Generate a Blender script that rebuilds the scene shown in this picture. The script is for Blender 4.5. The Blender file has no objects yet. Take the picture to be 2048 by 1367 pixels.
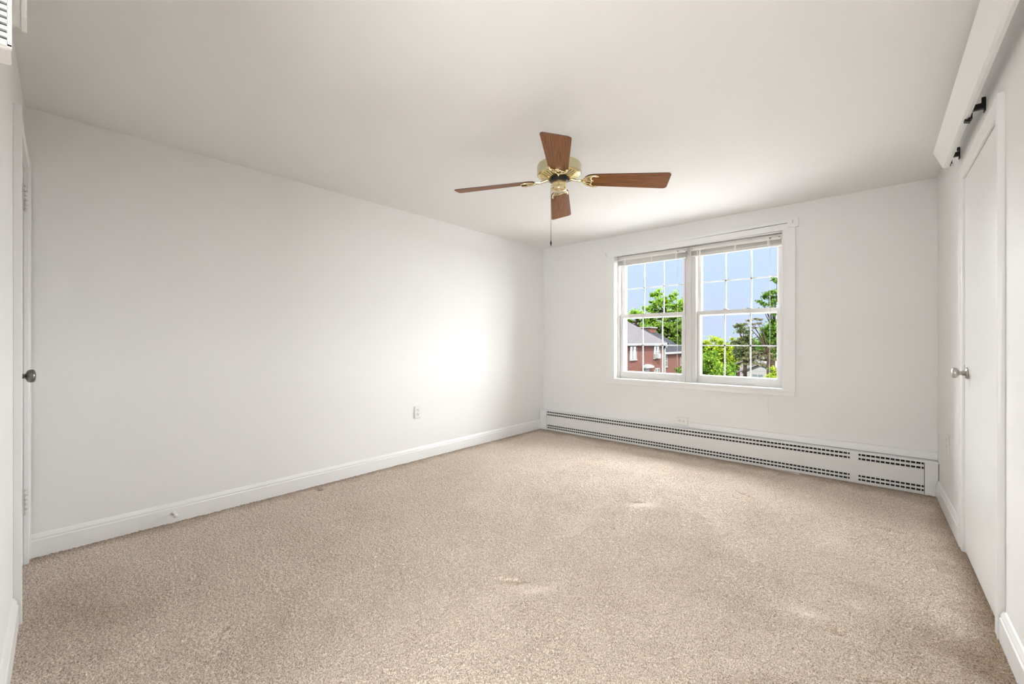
import bpy, bmesh, math, random
import numpy as np
from mathutils import Vector, Matrix
random.seed(7)
S = bpy.context.scene
COL = S.collection
PI = math.pi

# ------------------------------------------------------------ camera
cd = bpy.data.cameras.new('camera')
cam = bpy.data.objects.new('camera', cd); COL.objects.link(cam)
cd.sensor_fit = 'HORIZONTAL'; cd.sensor_width = 36.0
cd.lens = 36.0 * 836.0 / 2048.0
cd.clip_start = 0.02; cd.clip_end = 500
cam.location = (0, 0, 1.172)
cam.rotation_euler = (PI / 2, 0, math.atan(736 / 836.0))
S.camera = cam

# ------------------------------------------------------------ world, suns, exposure
S.view_settings.view_transform = 'Standard'
S.view_settings.look = 'None'
S.view_settings.gamma = 1.0
S.view_settings.use_curve_mapping = False
S.view_settings.exposure = 0.05
W = bpy.data.worlds.new('sky'); S.world = W; W.use_nodes = True
nt = W.node_tree
bg = nt.nodes['Background']
tc = nt.nodes.new('ShaderNodeTexCoord'); sx = nt.nodes.new('ShaderNodeSeparateXYZ')
rp = nt.nodes.new('ShaderNodeValToRGB')
nt.links.new(tc.outputs['Generated'], sx.inputs[0]); nt.links.new(sx.outputs['Z'], rp.inputs[0])
rp.color_ramp.elements[0].position = 0.0; rp.color_ramp.elements[0].color = (0.60, 0.70, 0.93, 1)
rp.color_ramp.elements[1].position = 0.22; rp.color_ramp.elements[1].color = (0.60, 0.77, 1.0, 1)
nt.links.new(rp.outputs[0], bg.inputs[0]); bg.inputs[1].default_value = 1.05

def sun(name, frm, strength, angle, color=(1, 1, 1)):
    l = bpy.data.lights.new(name, 'SUN'); l.energy = strength; l.angle = math.radians(angle); l.color = color
    o = bpy.data.objects.new(name, l); COL.objects.link(o)
    o.rotation_euler = Vector(frm).to_track_quat('Z', 'Y').to_euler()
    o.location = (0, 8, 9)
    return o
sun('hazy_bright_sky', (0.14, 1.0, 0.34), 57.0, 120, (0.97, 0.985, 1.0))
sun('afternoon_sun', (0.55, -1.0, 0.95), 20.0, 3, (1.0, 0.96, 0.88))
# added fill lamp behind the camera, shining in through the unseen doorway
hl = bpy.data.lights.new('fill_light', 'AREA'); hl.shape = 'RECTANGLE'; hl.size = .9; hl.size_y = 1.6; hl.energy = 87.0
hl.color = (0.97, 0.985, 1.0)
ho = bpy.data.objects.new('fill_light', hl); COL.objects.link(ho)
ho.location = (0.42, -1.05, 1.25); ho.rotation_euler = (PI / 2 + .10, 0, .58)

# ------------------------------------------------------------ material helpers
def mat(name, col, rough=0.5, metal=0.0, spec=0.5, bump=None, noise=None):
    m = bpy.data.materials.new(name); m.use_nodes = True
    t = m.node_tree; b = t.nodes['Principled BSDF']
    b.inputs['Base Color'].default_value = (*col, 1)
    b.inputs['Roughness'].default_value = rough
    b.inputs['Metallic'].default_value = metal
    b.inputs['Specular IOR Level'].default_value = spec
    c = t.nodes.new('ShaderNodeTexCoord')
    if noise:
        sc, c2, detail = noise
        n = t.nodes.new('ShaderNodeTexNoise'); n.inputs['Scale'].default_value = sc; n.inputs['Detail'].default_value = detail
        t.links.new(c.outputs['Object'], n.inputs['Vector'])
        mx = t.nodes.new('ShaderNodeMix'); mx.data_type = 'RGBA'
        mx.inputs[6].default_value = (*col, 1); mx.inputs[7].default_value = (*c2, 1)
        rr = t.nodes.new('ShaderNodeValToRGB'); rr.color_ramp.elements[0].position = .35; rr.color_ramp.elements[1].position = .65
        t.links.new(n.outputs[0], rr.inputs[0]); t.links.new(rr.outputs[0], mx.inputs[0]); t.links.new(mx.outputs[2], b.inputs['Base Color'])
    if bump:
        sc, st, dist = bump
        n = t.nodes.new('ShaderNodeTexNoise'); n.inputs['Scale'].default_value = sc; n.inputs['Detail'].default_value = 3
        t.links.new(c.outputs['Object'], n.inputs['Vector'])
        bp = t.nodes.new('ShaderNodeBump'); bp.inputs['Strength'].default_value = st; bp.inputs['Distance'].default_value = dist
        t.links.new(n.outputs[0], bp.inputs['Height']); t.links.new(bp.outputs[0], b.inputs['Normal'])
    return m

M = {}
M['wall'] = mat('wall_paint', (0.87, 0.862, 0.85), 0.55, spec=0.2, bump=(60, .05, .002))
M['ceil'] = mat('ceiling_paint', (0.88, 0.872, 0.86), 0.7, spec=0.25, bump=(40, .05, .002))
M['trim'] = mat('trim_gloss_paint', (0.89, 0.885, 0.875), 0.3, spec=0.5, bump=(25, .04, .002))
M['door'] = mat('door_gloss_paint', (0.88, 0.875, 0.865), 0.28, spec=0.5, bump=(18, .05, .002))
M['vinyl'] = mat('window_vinyl', (0.72, 0.705, 0.685), 0.35)
M['muntin'] = mat('muntin_grey_white', (0.50, 0.495, 0.485), 0.5)
M['heater'] = mat('heater_enamel', (0.82, 0.81, 0.80), 0.35, bump=(14, .05, .002))
M['dark'] = mat('heater_inside_dark', (0.012, 0.012, 0.012), 0.8)
M['plastic'] = mat('white_plastic', (0.86, 0.85, 0.82), 0.3)
M['hole'] = mat('slot_dark', (0.02, 0.02, 0.02), 0.7)
M['nickel'] = mat('aged_nickel', (0.20, 0.19, 0.175), 0.3, metal=1.0, bump=(120, .1, .001))
M['satin'] = mat('satin_nickel', (0.48, 0.47, 0.455), 0.28, metal=1.0)
M['hinge'] = mat('painted_hinge', (0.78, 0.77, 0.75), 0.35)
M['brass'] = mat('polished_brass', (0.78, 0.66, 0.40), 0.16, metal=1.0)
M['brassvent'] = mat('brass_vent_plate', (0.74, 0.62, 0.30), 0.25, metal=1.0)
M['ivory'] = mat('brass_motor_band', (0.62, 0.57, 0.38), 0.30, metal=0.85)
M['black'] = mat('black_metal', (0.015, 0.014, 0.013), 0.4, metal=0.4)
M['slat'] = mat('blind_slats', (0.80, 0.77, 0.74), 0.45)
M['cord'] = mat('cord', (0.85, 0.83, 0.80), 0.7)
M['chain'] = mat('chain_metal', (0.10, 0.09, 0.07), 0.4, metal=0.8)
M['edge'] = mat('blade_dark_edge', (0.06, 0.022, 0.010), 0.4)
M['concrete'] = mat('outside_white', (0.30, 0.30, 0.30), 0.7)
M['owhite'] = mat('outside_white_paint', (0.14, 0.14, 0.142), 0.6)
M['oglass'] = mat('outside_window_glass', (0.045, 0.06, 0.064), 0.2)
M['reflector'] = mat('pale_reflector', (0.80, 0.79, 0.77), 0.9, noise=(4, (0.74, 0.73, 0.71), 4))
M['bark'] = mat('bark', (0.035, 0.026, 0.02), 0.9, noise=(3, (0.015, 0.011, 0.009), 4))
M['grass'] = mat('grass', (0.03, 0.06, 0.012), 0.9, noise=(.6, (0.015, 0.035, 0.008), 5))

# walnut blades: grain along the blade's own length
def walnut():
    m = bpy.data.materials.new('walnut_blade'); m.use_nodes = True; t = m.node_tree; b = t.nodes['Principled BSDF']
    c = t.nodes.new('ShaderNodeTexCoord'); mp = t.nodes.new('ShaderNodeMapping'); mp.inputs['Scale'].default_value = (6, 190, 10)
    n = t.nodes.new('ShaderNodeTexNoise'); n.inputs['Scale'].default_value = 1.0; n.inputs['Detail'].default_value = 4
    r = t.nodes.new('ShaderNodeValToRGB')
    r.color_ramp.elements[0].position = .30; r.color_ramp.elements[0].color = (0.075, 0.022, 0.004, 1)
    r.color_ramp.elements[1].position = .72; r.color_ramp.elements[1].color = (0.35, 0.125, 0.022, 1)
    t.links.new(c.outputs['Object'], mp.inputs[0]); t.links.new(mp.outputs[0], n.inputs['Vector'])
    t.links.new(n.outputs[0], r.inputs[0]); t.links.new(r.outputs[0], b.inputs['Base Color'])
    b.inputs['Roughness'].default_value = 0.5; b.inputs['Specular IOR Level'].default_value = 0.25
    return m
M['walnut'] = walnut()

def glass():
    m = bpy.data.materials.new('window_glass'); m.use_nodes = True; t = m.node_tree
    t.nodes.remove(t.nodes['Principled BSDF']); out = t.nodes['Material Output']
    tr = t.nodes.new('ShaderNodeBsdfTransparent'); tr.inputs[0].default_value = (0.985, 0.99, 0.99, 1)
    gl = t.nodes.new('ShaderNodeBsdfGlossy'); gl.inputs['Roughness'].default_value = 0.0
    fr = t.nodes.new('ShaderNodeFresnel'); fr.inputs['IOR'].default_value = 1.12
    mx = t.nodes.new('ShaderNodeMixShader')
    t.links.new(fr.outputs[0], mx.inputs[0]); t.links.new(tr.outputs[0], mx.inputs[1]); t.links.new(gl.outputs[0], mx.inputs[2])
    t.links.new(mx.outputs[0], out.inputs[0])
    return m
M['glass'] = glass()

XL = -3.462
def carpet():
    m = bpy.data.materials.new('beige_cut_pile_carpet'); m.use_nodes = True; t = m.node_tree; b = t.nodes['Principled BSDF']
    c = t.nodes.new('ShaderNodeTexCoord')
    n = t.nodes.new('ShaderNodeTexNoise'); n.inputs['Scale'].default_value = 230; n.inputs['Detail'].default_value = 3
    n2 = t.nodes.new('ShaderNodeTexNoise'); n2.inputs['Scale'].default_value = 2.2; n2.inputs['Detail'].default_value = 4
    r = t.nodes.new('ShaderNodeValToRGB')
    r.color_ramp.elements[0].position = .36; r.color_ramp.elements[0].color = (0.38, 0.293, 0.222, 1)
    r.color_ramp.elements[1].position = .62; r.color_ramp.elements[1].color = (0.95, 0.82, 0.70, 1)
    r2 = t.nodes.new('ShaderNodeValToRGB')
    r2.color_ramp.elements[0].position = .3; r2.color_ramp.elements[0].color = (0.90, 0.89, 0.88, 1)
    r2.color_ramp.elements[1].position = .7; r2.color_ramp.elements[1].color = (1, 1, 1, 1)
    mx = t.nodes.new('ShaderNodeMix'); mx.data_type = 'RGBA'; mx.blend_type = 'MULTIPLY'; mx.inputs[0].default_value = 1
    for k in (n, n2): t.links.new(c.outputs['Object'], k.inputs['Vector'])
    t.links.new(n.outputs[0], r.inputs[0]); t.links.new(n2.outputs[0], r2.inputs[0])
    t.links.new(r.outputs[0], mx.inputs[6]); t.links.new(r2.outputs[0], mx.inputs[7])
    # wobbly brown bands along the skirtings and heater, plus faint dirt stains (all fixed to the floor)
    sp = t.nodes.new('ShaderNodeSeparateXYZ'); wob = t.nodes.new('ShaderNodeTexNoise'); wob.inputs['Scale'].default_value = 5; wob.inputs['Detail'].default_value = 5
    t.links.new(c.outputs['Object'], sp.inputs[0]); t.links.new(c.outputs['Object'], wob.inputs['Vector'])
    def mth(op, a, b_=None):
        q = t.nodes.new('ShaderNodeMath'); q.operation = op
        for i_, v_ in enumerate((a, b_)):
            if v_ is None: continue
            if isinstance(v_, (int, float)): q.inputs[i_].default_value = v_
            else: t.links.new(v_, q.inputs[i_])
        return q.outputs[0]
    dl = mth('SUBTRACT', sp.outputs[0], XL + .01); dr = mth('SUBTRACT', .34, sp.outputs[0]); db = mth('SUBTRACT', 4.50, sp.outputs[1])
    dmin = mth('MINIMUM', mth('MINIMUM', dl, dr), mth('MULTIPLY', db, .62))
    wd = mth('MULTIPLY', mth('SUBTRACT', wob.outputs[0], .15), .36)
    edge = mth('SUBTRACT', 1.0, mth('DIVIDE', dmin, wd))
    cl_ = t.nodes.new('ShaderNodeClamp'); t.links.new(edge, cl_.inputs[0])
    def spot(x_, y_, rx_, ry_):
        u = mth('DIVIDE', mth('SUBTRACT', sp.outputs[0], x_), rx_); w_ = mth('DIVIDE', mth('SUBTRACT', sp.outputs[1], y_), ry_)
        d2 = mth('ADD', mth('MULTIPLY', u, u), mth('MULTIPLY', w_, w_)); k_ = t.nodes.new('ShaderNodeClamp')
        t.links.new(mth('MULTIPLY', mth('SUBTRACT', 1.0, d2), mth('MULTIPLY', wob.outputs[0], .9)), k_.inputs[0]); return k_.outputs[0]
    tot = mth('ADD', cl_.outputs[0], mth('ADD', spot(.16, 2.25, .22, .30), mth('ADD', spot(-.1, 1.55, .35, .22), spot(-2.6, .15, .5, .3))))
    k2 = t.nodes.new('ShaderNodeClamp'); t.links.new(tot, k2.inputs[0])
    brown_mix = t.nodes.new('ShaderNodeMix'); brown_mix.data_type = 'RGBA'; brown_mix.blend_type = 'MULTIPLY'; brown_mix.inputs[7].default_value = (.52, .46, .40, 1)
    t.links.new(k2.outputs[0], brown_mix.inputs[0]); t.links.new(mx.outputs[2], brown_mix.inputs[6])
    t.links.new(brown_mix.outputs[2], b.inputs['Base Color'])
    b.inputs['Roughness'].default_value = 0.95; b.inputs['Specular IOR Level'].default_value = 0.1
    b.inputs['Sheen Weight'].default_value = 0.15
    return m
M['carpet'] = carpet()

def brick(name, c1, c2, mortar):
    m = bpy.data.materials.new(name); m.use_nodes = True; t = m.node_tree; b = t.nodes['Principled BSDF']
    c = t.nodes.new('ShaderNodeTexCoord'); sp = t.nodes.new('ShaderNodeSeparateXYZ'); cb = t.nodes.new('ShaderNodeCombineXYZ')
    ad = t.nodes.new('ShaderNodeMath'); ad.operation = 'ADD'
    k = t.nodes.new('ShaderNodeTexBrick'); k.inputs['Scale'].default_value = 1.0
    k.inputs['Color1'].default_value = (*c1, 1); k.inputs['Color2'].default_value = (*c2, 1); k.inputs['Mortar'].default_value = (*mortar, 1)
    k.inputs['Brick Width'].default_value = .30; k.inputs['Row Height'].default_value = .11; k.inputs['Mortar Size'].default_value = .012
    n = t.nodes.new('ShaderNodeTexNoise'); n.inputs['Scale'].default_value = 3.0; n.inputs['Detail'].default_value = 5
    mx = t.nodes.new('ShaderNodeMix'); mx.data_type = 'RGBA'; mx.blend_type = 'OVERLAY'; mx.inputs[0].default_value = .35
    t.links.new(c.outputs['Object'], sp.inputs[0]); t.links.new(sp.outputs[0], ad.inputs[0]); t.links.new(sp.outputs[1], ad.inputs[1])
    t.links.new(ad.outputs[0], cb.inputs[0]); t.links.new(sp.outputs[2], cb.inputs[1]); t.links.new(cb.outputs[0], k.inputs['Vector'])
    t.links.new(c.outputs['Object'], n.inputs['Vector'])
    t.links.new(k.outputs[0], mx.inputs[6]); t.links.new(n.outputs[1], mx.inputs[7]); t.links.new(mx.outputs[2], b.inputs['Base Color'])
    b.inputs['Roughness'].default_value = .9
    return m
M['brick'] = brick('red_brick', (0.074, 0.032, 0.026), (0.060, 0.024, 0.0195), (0.085, 0.055, 0.048))
M['shingle'] = mat('grey_shingles', (0.056, 0.053, 0.056), 0.9, noise=(2.5, (0.046, 0.043, 0.046), 6))
M['shingle2'] = mat('slate_shingles', (0.022, 0.0235, 0.027), 0.9, noise=(2.5, (0.016, 0.017, 0.020), 6))
M['paleroof'] = mat('pale_roof', (0.10, 0.095, 0.102), 0.9, noise=(2, (0.08, 0.075, 0.08), 5))

def leafmat(name, a, b_, trans=0.35):
    m = bpy.data.materials.new(name); m.use_nodes = True; t = m.node_tree
    out = t.nodes['Material Output']; t.nodes.remove(t.nodes['Principled BSDF'])
    g = t.nodes.new('ShaderNodeNewGeometry'); r = t.nodes.new('ShaderNodeValToRGB')
    r.color_ramp.elements[0].color = (*a, 1); r.color_ramp.elements[1].color = (*b_, 1)
    d = t.nodes.new('ShaderNodeBsdfDiffuse'); tl = t.nodes.new('ShaderNodeBsdfTranslucent'); mx = t.nodes.new('ShaderNodeMixShader'); mx.inputs[0].default_value = trans
    t.links.new(g.outputs['Random Per Island'], r.inputs[0])
    t.links.new(r.outputs[0], d.inputs[0]); t.links.new(r.outputs[0], tl.inputs[0])
    t.links.new(d.outputs[0], mx.inputs[1]); t.links.new(tl.outputs[0], mx.inputs[2]); t.links.new(mx.outputs[0], out.inputs[0])
    return m
M['leaf_bright'] = leafmat('leaves_bright_green', (0.035, 0.085, 0.008), (0.17, 0.28, 0.03))
M['leaf_yellow'] = leafmat('leaves_yellow_green', (0.08, 0.12, 0.008), (0.22, 0.27, 0.02))
M['leaf_mid'] = leafmat('leaves_mid_green', (0.022, 0.05, 0.008), (0.10, 0.16, 0.022))
M['leaf_deep'] = leafmat('leaves_deep_green', (0.012, 0.035, 0.006), (0.06, 0.12, 0.018))
M['leaf_grey'] = leafmat('leaves_grey_green', (0.028, 0.042, 0.016), (0.095, 0.125, 0.048))
M['leaf_brown'] = leafmat('leaves_brown_green', (0.040, 0.034, 0.020), (0.115, 0.11, 0.06))

for k_ in ('brick', 'shingle', 'shingle2', 'paleroof', 'owhite', 'bark', 'grass', 'reflector'):
    M[k_].node_tree.nodes['Principled BSDF'].inputs['Specular IOR Level'].default_value = 0.0

# ------------------------------------------------------------ mesh helpers
class MB:
    def __init__(s): s.v = []; s.f = []; s.sm = []
    def add(s, vs, fs, smooth=False):
        o = len(s.v); s.v += [tuple(v) for v in vs]
        for f in fs: s.f.append(tuple(i + o for i in f)); s.sm.append(smooth)
        return s
    def box(s, a, b, mtx=None):
        x0, y0, z0 = a; x1, y1, z1 = b
        x0, x1 = min(x0, x1), max(x0, x1); y0, y1 = min(y0, y1), max(y0, y1); z0, z1 = min(z0, z1), max(z0, z1)
        v = [Vector(p) for p in ((x0, y0, z0), (x1, y0, z0), (x1, y1, z0), (x0, y1, z0), (x0, y0, z1), (x1, y0, z1), (x1, y1, z1), (x0, y1, z1))]
        if mtx: v = [mtx @ p for p in v]
        return s.add(v, [(0, 3, 2, 1), (4, 5, 6, 7), (0, 1, 5, 4), (1, 2, 6, 5), (2, 3, 7, 6), (3, 0, 4, 7)])
    def prism(s, poly, vec):
        n = len(poly); p = [Vector(q) for q in poly]; w = Vector(vec)
        nrm = Vector((0, 0, 0))
        for i in range(n):
            nrm += p[i].cross(p[(i + 1) % n])
        if nrm.dot(w) > 0: p = p[::-1]
        v = p + [q + w for q in p]
        return s.add(v, [tuple(range(n)), tuple(range(2 * n - 1, n - 1, -1))] + [(i, n + i, n + (i + 1) % n, (i + 1) % n) for i in range(n)])
    def lathe(s, prof, o=(0, 0, 0), axis='Z', n=32, cap=True):
        vs = []; fs = []
        for r, h in prof:
            for i in range(n):
                a = 2 * PI * i / n; x, y = r * math.cos(a), r * math.sin(a)
                if axis == 'Z': p = (x, y, h)
                elif axis == 'Y': p = (y, h, x)
                else: p = (h, x, y)
                vs.append((o[0] + p[0], o[1] + p[1], o[2] + p[2]))
        for k in range(len(prof) - 1):
            for i in range(n):
                fs.append((k * n + i, k * n + (i + 1) % n, (k + 1) * n + (i + 1) % n, (k + 1) * n + i))
        s.add(vs, fs, True)
        if cap:
            for k in (0, len(prof) - 1):
                if prof[k][0] > 1e-5:
                    b = vs[k * n:(k + 1) * n]; s.add(b, [tuple(range(n)) if k else tuple(range(n - 1, -1, -1))])
        return s
    def tube(s, pts, r, n=8, closed=False):
        P = [Vector(p) for p in pts]; rs = r if isinstance(r, (list, tuple)) else [r] * len(P)
        vs = []; fs = []; up = Vector((0, 0, 1))
        for i, p in enumerate(P):
            t = (P[min(i + 1, len(P) - 1)] - P[max(i - 1, 0)]).normalized()
            ref = up if abs(t.dot(up)) < .95 else Vector((1, 0, 0))
            a = t.cross(ref).normalized(); b = t.cross(a).normalized()
            for k in range(n):
                q = 2 * PI * k / n; vs.append(p + (a * math.cos(q) + b * math.sin(q)) * rs[i])
        for i in range(len(P) - 1):
            for k in range(n): fs.append((i * n + k, i * n + (k + 1) % n, (i + 1) * n + (k + 1) % n, (i + 1) * n + k))
        s.add(vs, fs, True)
        s.add(vs[:n], [tuple(range(n - 1, -1, -1))]); s.add(vs[-n:], [tuple(range(n))])
        return s
    def build(s, name, m, parent=None, bevel=0, fix=True):
        me = bpy.data.meshes.new(name); me.from_pydata([tuple(v) for v in s.v], [], s.f)
        me.polygons.foreach_set('use_smooth', s.sm)
        if fix:
            bm = bmesh.new(); bm.from_mesh(me); bmesh.ops.remove_doubles(bm, verts=bm.verts, dist=1e-6)
            bmesh.ops.recalc_face_normals(bm, faces=bm.faces); bm.to_mesh(me); bm.free()
        me.materials.append(m); me.update()
        o = bpy.data.objects.new(name, me); COL.objects.link(o)
        if parent is not None: o.parent = parent
        if bevel:
            b = o.modifiers.new('bevel', 'BEVEL'); b.width = bevel; b.segments = 2; b.limit_method = 'ANGLE'; b.angle_limit = math.radians(40)
        return o

def tag(o, label=None, cat=None, group=None, kind=None):
    if label: o['label'] = label
    if cat: o['category'] = cat
    if group: o['group'] = group
    if kind: o['kind'] = kind
    return o
def empty(name, loc=(0, 0, 0), rz=0, kind=None, label=None, cat=None, group=None):
    o = bpy.data.objects.new(name, None); COL.objects.link(o); o.location = loc; o.rotation_euler = (0, 0, rz)
    o.empty_display_size = .1
    return tag(o, label, cat, group, kind)
def struct(name, mb, m, bevel=0, label=None, cat=None):
    o = mb.build(name, m, None, bevel); o['kind'] = 'structure'
    if label: o['label'] = label
    if cat: o['category'] = cat
    return o

# ------------------------------------------------------------ room shell
XL, YB, H = -3.462, 4.586, 2.440
RW = [(0.333, 4.586), (0.356, 3.50), (0.367, 2.50), (0.385, 0.60), (0.39, -0.12)]       # right wall runs slightly out of square
def rwx(y):
    for (a, b), (c, d) in zip(RW, RW[1:]):
        if d <= y <= b: return a + (c - a) * (b - y) / (b - d)
    return RW[-1][0]
def fwy(x): return -0.046 - 0.0254 * (x - XL)                                       # front wall, slightly out of square
OPX = -0.60                                                                         # doorway behind the camera starts here

# back wall with window opening
WX0, WX1, WZ0, WZ1 = -2.392, -0.677, 0.735, 2.200
mb = MB()
T = 0.27
mb.box((XL - .2, YB, -.1), (WX0, YB + T, H + .2)).box((WX1, YB, -.1), (.75, YB + T, H + .2))
mb.box((WX0, YB, -.1), (WX1, YB + T, WZ0)).box((WX0, YB, WZ1), (WX1, YB + T, H + .2))
struct('wall_back', mb, M['wall'], label='pale grey-white painted wall with the double window', cat='wall')
mb = MB().box((XL - .15, -.3, -.1), (XL, YB, H + .2)); struct('wall_left', mb, M['wall'], label='long pale wall left of the window wall, with one outlet', cat='wall')
mb = MB()
DY0, DY1, DZ = 2.56, 3.42, 2.085      # right door opening
segs = [RW[0], RW[1], (rwx(DY1), DY1), (rwx(DY0), DY0), RW[2], RW[3], RW[4]]
for (x0, y0), (x1, y1) in zip(segs, segs[1:]):
    z0 = DZ if (y0 == DY1) else -.1
    mb.prism([(x0, y0, z0), (x1, y1, z0), (x1 + .13, y1, z0), (x0 + .13, y0, z0)], (0, 0, H + .2 - z0))
struct('wall_right', mb, M['wall'], label='pale wall right of the window wall, with the closet door', cat='wall')
mb = MB()
LD0, LD1 = -3.375, -2.745            # left door opening in x
def fseg(x0, x1, z0, z1): mb.prism([(x0, fwy(x0), z0), (x1, fwy(x1), z0), (x1, fwy(x1) - .12, z0), (x0, fwy(x0) - .12, z0)], (0, 0, z1 - z0))
fseg(XL - .15, LD0, -.1, H + .2); fseg(LD0, LD1, DZ, H + .2); fseg(LD1, OPX, -.1, H + .2); fseg(OPX, .29, 2.09, H + .2); fseg(.29, .9, -.1, H + .2)  # last piece is unseen and narrows the doorway to screen the fill lamp
struct('wall_front', mb, M['wall'], label='wall seen edge-on at the left border of the photo', cat='wall')
mb = MB().box((XL - .2, -1.9, H), (.95, YB + .1, H + .2)); mb.box((.9, 1.5, H), (1.2, 4.2, H + .2)); struct('ceiling', mb, M['ceil'], label='plain pale painted ceiling', cat='ceiling')
# unseen hall behind the camera, added to hold the fill lamp
mb = MB().box((-1.6, -1.75, -.1), (1.0, -1.65, H + .2)).box((-1.7, -1.75, -.1), (-1.6, -.1, H + .2)).box((.9, -1.75, -.1), (1.0, .1, H + .2)); struct('wall_hall', mb, M['wall'])
mb = MB().box((-1.7, -1.75, -.1), (1.0, -.15, -.002)); struct('floor_hall', mb, M['carpet'])
mb = MB().box((LD0 - .2, -.75, -.1), (LD1 + .2, -.70, H + .1)).box((LD0 - .2, -.70, -.1), (LD0 - .15, -.17, H + .1)).box((LD1 + .15, -.70, -.1), (LD1 + .2, -.19, H + .1)); struct('wall_closet', mb, M['wall'])
mb = MB().box((1.02, DY0 - .35, -.1), (1.07, DY1 + .35, H + .2)).box((.45, DY0 - .35, -.1), (1.02, DY0 - .30, H + .2)).box((.45, DY1 + .30, -.1), (1.02, DY1 + .35, H + .2)); struct('wall_closet_right', mb, M['wall'])
mb = MB().box((.42, DY0 - .35, -.1), (1.07, DY1 + .35, -.004)); struct('floor_closet', mb, M['carpet'])

# carpet: real tufts on a fine grid, worn dents left by furniture
def carpet_mesh():
    x0, x1, y0, y1, st = XL + .001, 0.40, -.19, YB - .01, 0.0043
    nx = int((x1 - x0) / st); ny = int((y1 - y0) / st)
    rng = np.random.default_rng(3)
    X, Y = np.meshgrid(np.linspace(x0, x1, nx), np.linspace(y0, y1, ny))
    def blur(a, k):
        for ax in (0, 1):
            c = np.cumsum(np.concatenate([np.zeros_like(np.take(a, [0], ax)), a], ax), ax)
            n = a.shape[ax]; i = np.arange(n); lo = np.clip(i - k, 0, n); hi = np.clip(i + k + 1, 0, n)
            a = (np.take(c, hi, ax) - np.take(c, lo, ax)) / (hi - lo).reshape([-1, 1] if ax == 0 else [1, -1])
        return a
    r = rng.random((ny, nx)); r2 = blur(rng.random((ny, nx)), 1); r2 = (r2 - r2.mean()) / r2.std()
    row = blur(rng.random((ny, nx)), 2); row = (row - row.mean()) / row.std()
    big = blur(blur(rng.random((ny, nx)), 14), 14); big = (big - big.mean()) / big.std()
    amp = np.clip(1 + .10 * big, .7, 1.4)
    Z = (r - .5) * 0.0078 + r2 * 0.0003 + row * .0002
    # smoother smears beside the dents, then the dents
    def ell(cx, cy, ax, ay, ang):
        c, s = math.cos(ang), math.sin(ang); u = (X - cx) * c + (Y - cy) * s; v = -(X - cx) * s + (Y - cy) * c
        return np.exp(-((u / ax) ** 2 + (v / ay) ** 2))
    for (cx, cy, ax, ay, ang) in ((-1.24, 1.54, .13, .045, .75), (-1.27, 2.88, .12, .04, .7), (-.25, 2.2, .10, .05, .3)):
        amp *= 1 - .75 * ell(cx, cy, ax, ay, ang)
    Z *= amp
    for (cx, cy, ax, ay, ang, dep) in ((-1.362, 1.545, .050, .014, .6, .013), (-.138, 2.153, .030, .022, .2, .016), (-1.345, 2.90, .045, .012, .6, .009),
                                       (-.751, 3.577, .10, .010, -.55, .007), (.051, 3.517, .05, .016, 0, .012), (.262, 3.50, .05, .014, 0, .010), (-2.009, .49, .012, .03, .4, .012),
                                       (.02, 1.95, .13, .010, .65, .007), (-2.35, 4.15, .06, .008, .3, .008), (-3.35, 1.48, .03, .02, .2, .012)):
        Z -= 2.8 * dep * ell(cx, cy, ax, ay, ang)
    Z += .0025 * blur(blur(rng.random((ny, nx)), 30), 30) - .002
    jx = (rng.random((ny, nx)) - .5) * st * .5; jy = (rng.random((ny, nx)) - .5) * st * .5
    V = np.stack([X + jx, Y + jy, Z], -1).reshape(-1, 3).astype(np.float32)
    i = (np.arange(ny - 1)[:, None] * nx + np.arange(nx - 1)[None, :]).ravel()
    F = np.stack([i, i + 1, i + nx + 1, i + nx], -1).astype(np.int32)
    me = bpy.data.meshes.new('floor'); me.vertices.add(len(V)); me.vertices.foreach_set('co', V.ravel())
    me.loops.add(F.size); me.loops.foreach_set('vertex_index', F.ravel())
    me.polygons.add(len(F)); me.polygons.foreach_set('loop_start', np.arange(len(F), dtype=np.int32) * 4)
    me.polygons.foreach_set('use_smooth', np.ones(len(F), dtype=bool))
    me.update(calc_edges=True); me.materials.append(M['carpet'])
    o = bpy.data.objects.new('floor', me); COL.objects.link(o)
    o['kind'] = 'structure'; o['label'] = 'worn beige cut-pile carpet over the whole floor'; o['category'] = 'carpet'
carpet_mesh()

# ------------------------------------------------------------ baseboards
def bbprof(flip=1):       # (out, z) profile
    return [(0, 0), (.016, 0), (.016, .098), (.0115, .104), (.013, .112), (.010, .120), (.005, .130), (0, .134)]
mb = MB(); p = bbprof()
mb.prism([(XL + a, fwy(XL) + .02, z - .008) for a, z in p], (0, YB - .09 - fwy(XL) - .02, 0))
struct('baseboard_left', mb, M['trim'], label='white baseboard along the long left wall', cat='baseboard')
def bb_right(name, ya, yb, label):
    mb = MB(); ys = [ya] + [y for _, y in RW if yb < y < ya] + [yb]
    for u, w in zip(ys, ys[1:]):
        a = [Vector((rwx(u) - o, u, z - .008)) for o, z in p]; b = [Vector((rwx(w) - o, w, z - .008)) for o, z in p]; n = len(a)
        mb.add(a + b, [tuple(range(n)), tuple(range(2 * n - 1, n - 1, -1))] + [(i, (i + 1) % n, n + (i + 1) % n, n + i) for i in range(n)])
    return struct(name, mb, M['trim'], label=label, cat='baseboard')
bb_right('baseboard_right', 4.49, 3.505, 'white baseboard between the heater and the closet door')
bb_right('baseboard_right_near', 2.495, .0, 'white baseboard nearest the camera on the right wall')
mb = MB(); a0, a1 = -2.66, OPX - .02
mb.add([(a0, fwy(a0) + o, z - .008) for o, z in p] + [(a1, fwy(a1) + o, z - .008) for o, z in p],
       [tuple(range(8)), tuple(range(15, 7, -1))] + [(i, (i + 1) % 8, 8 + (i + 1) % 8, 8 + i) for i in range(8)])
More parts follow.
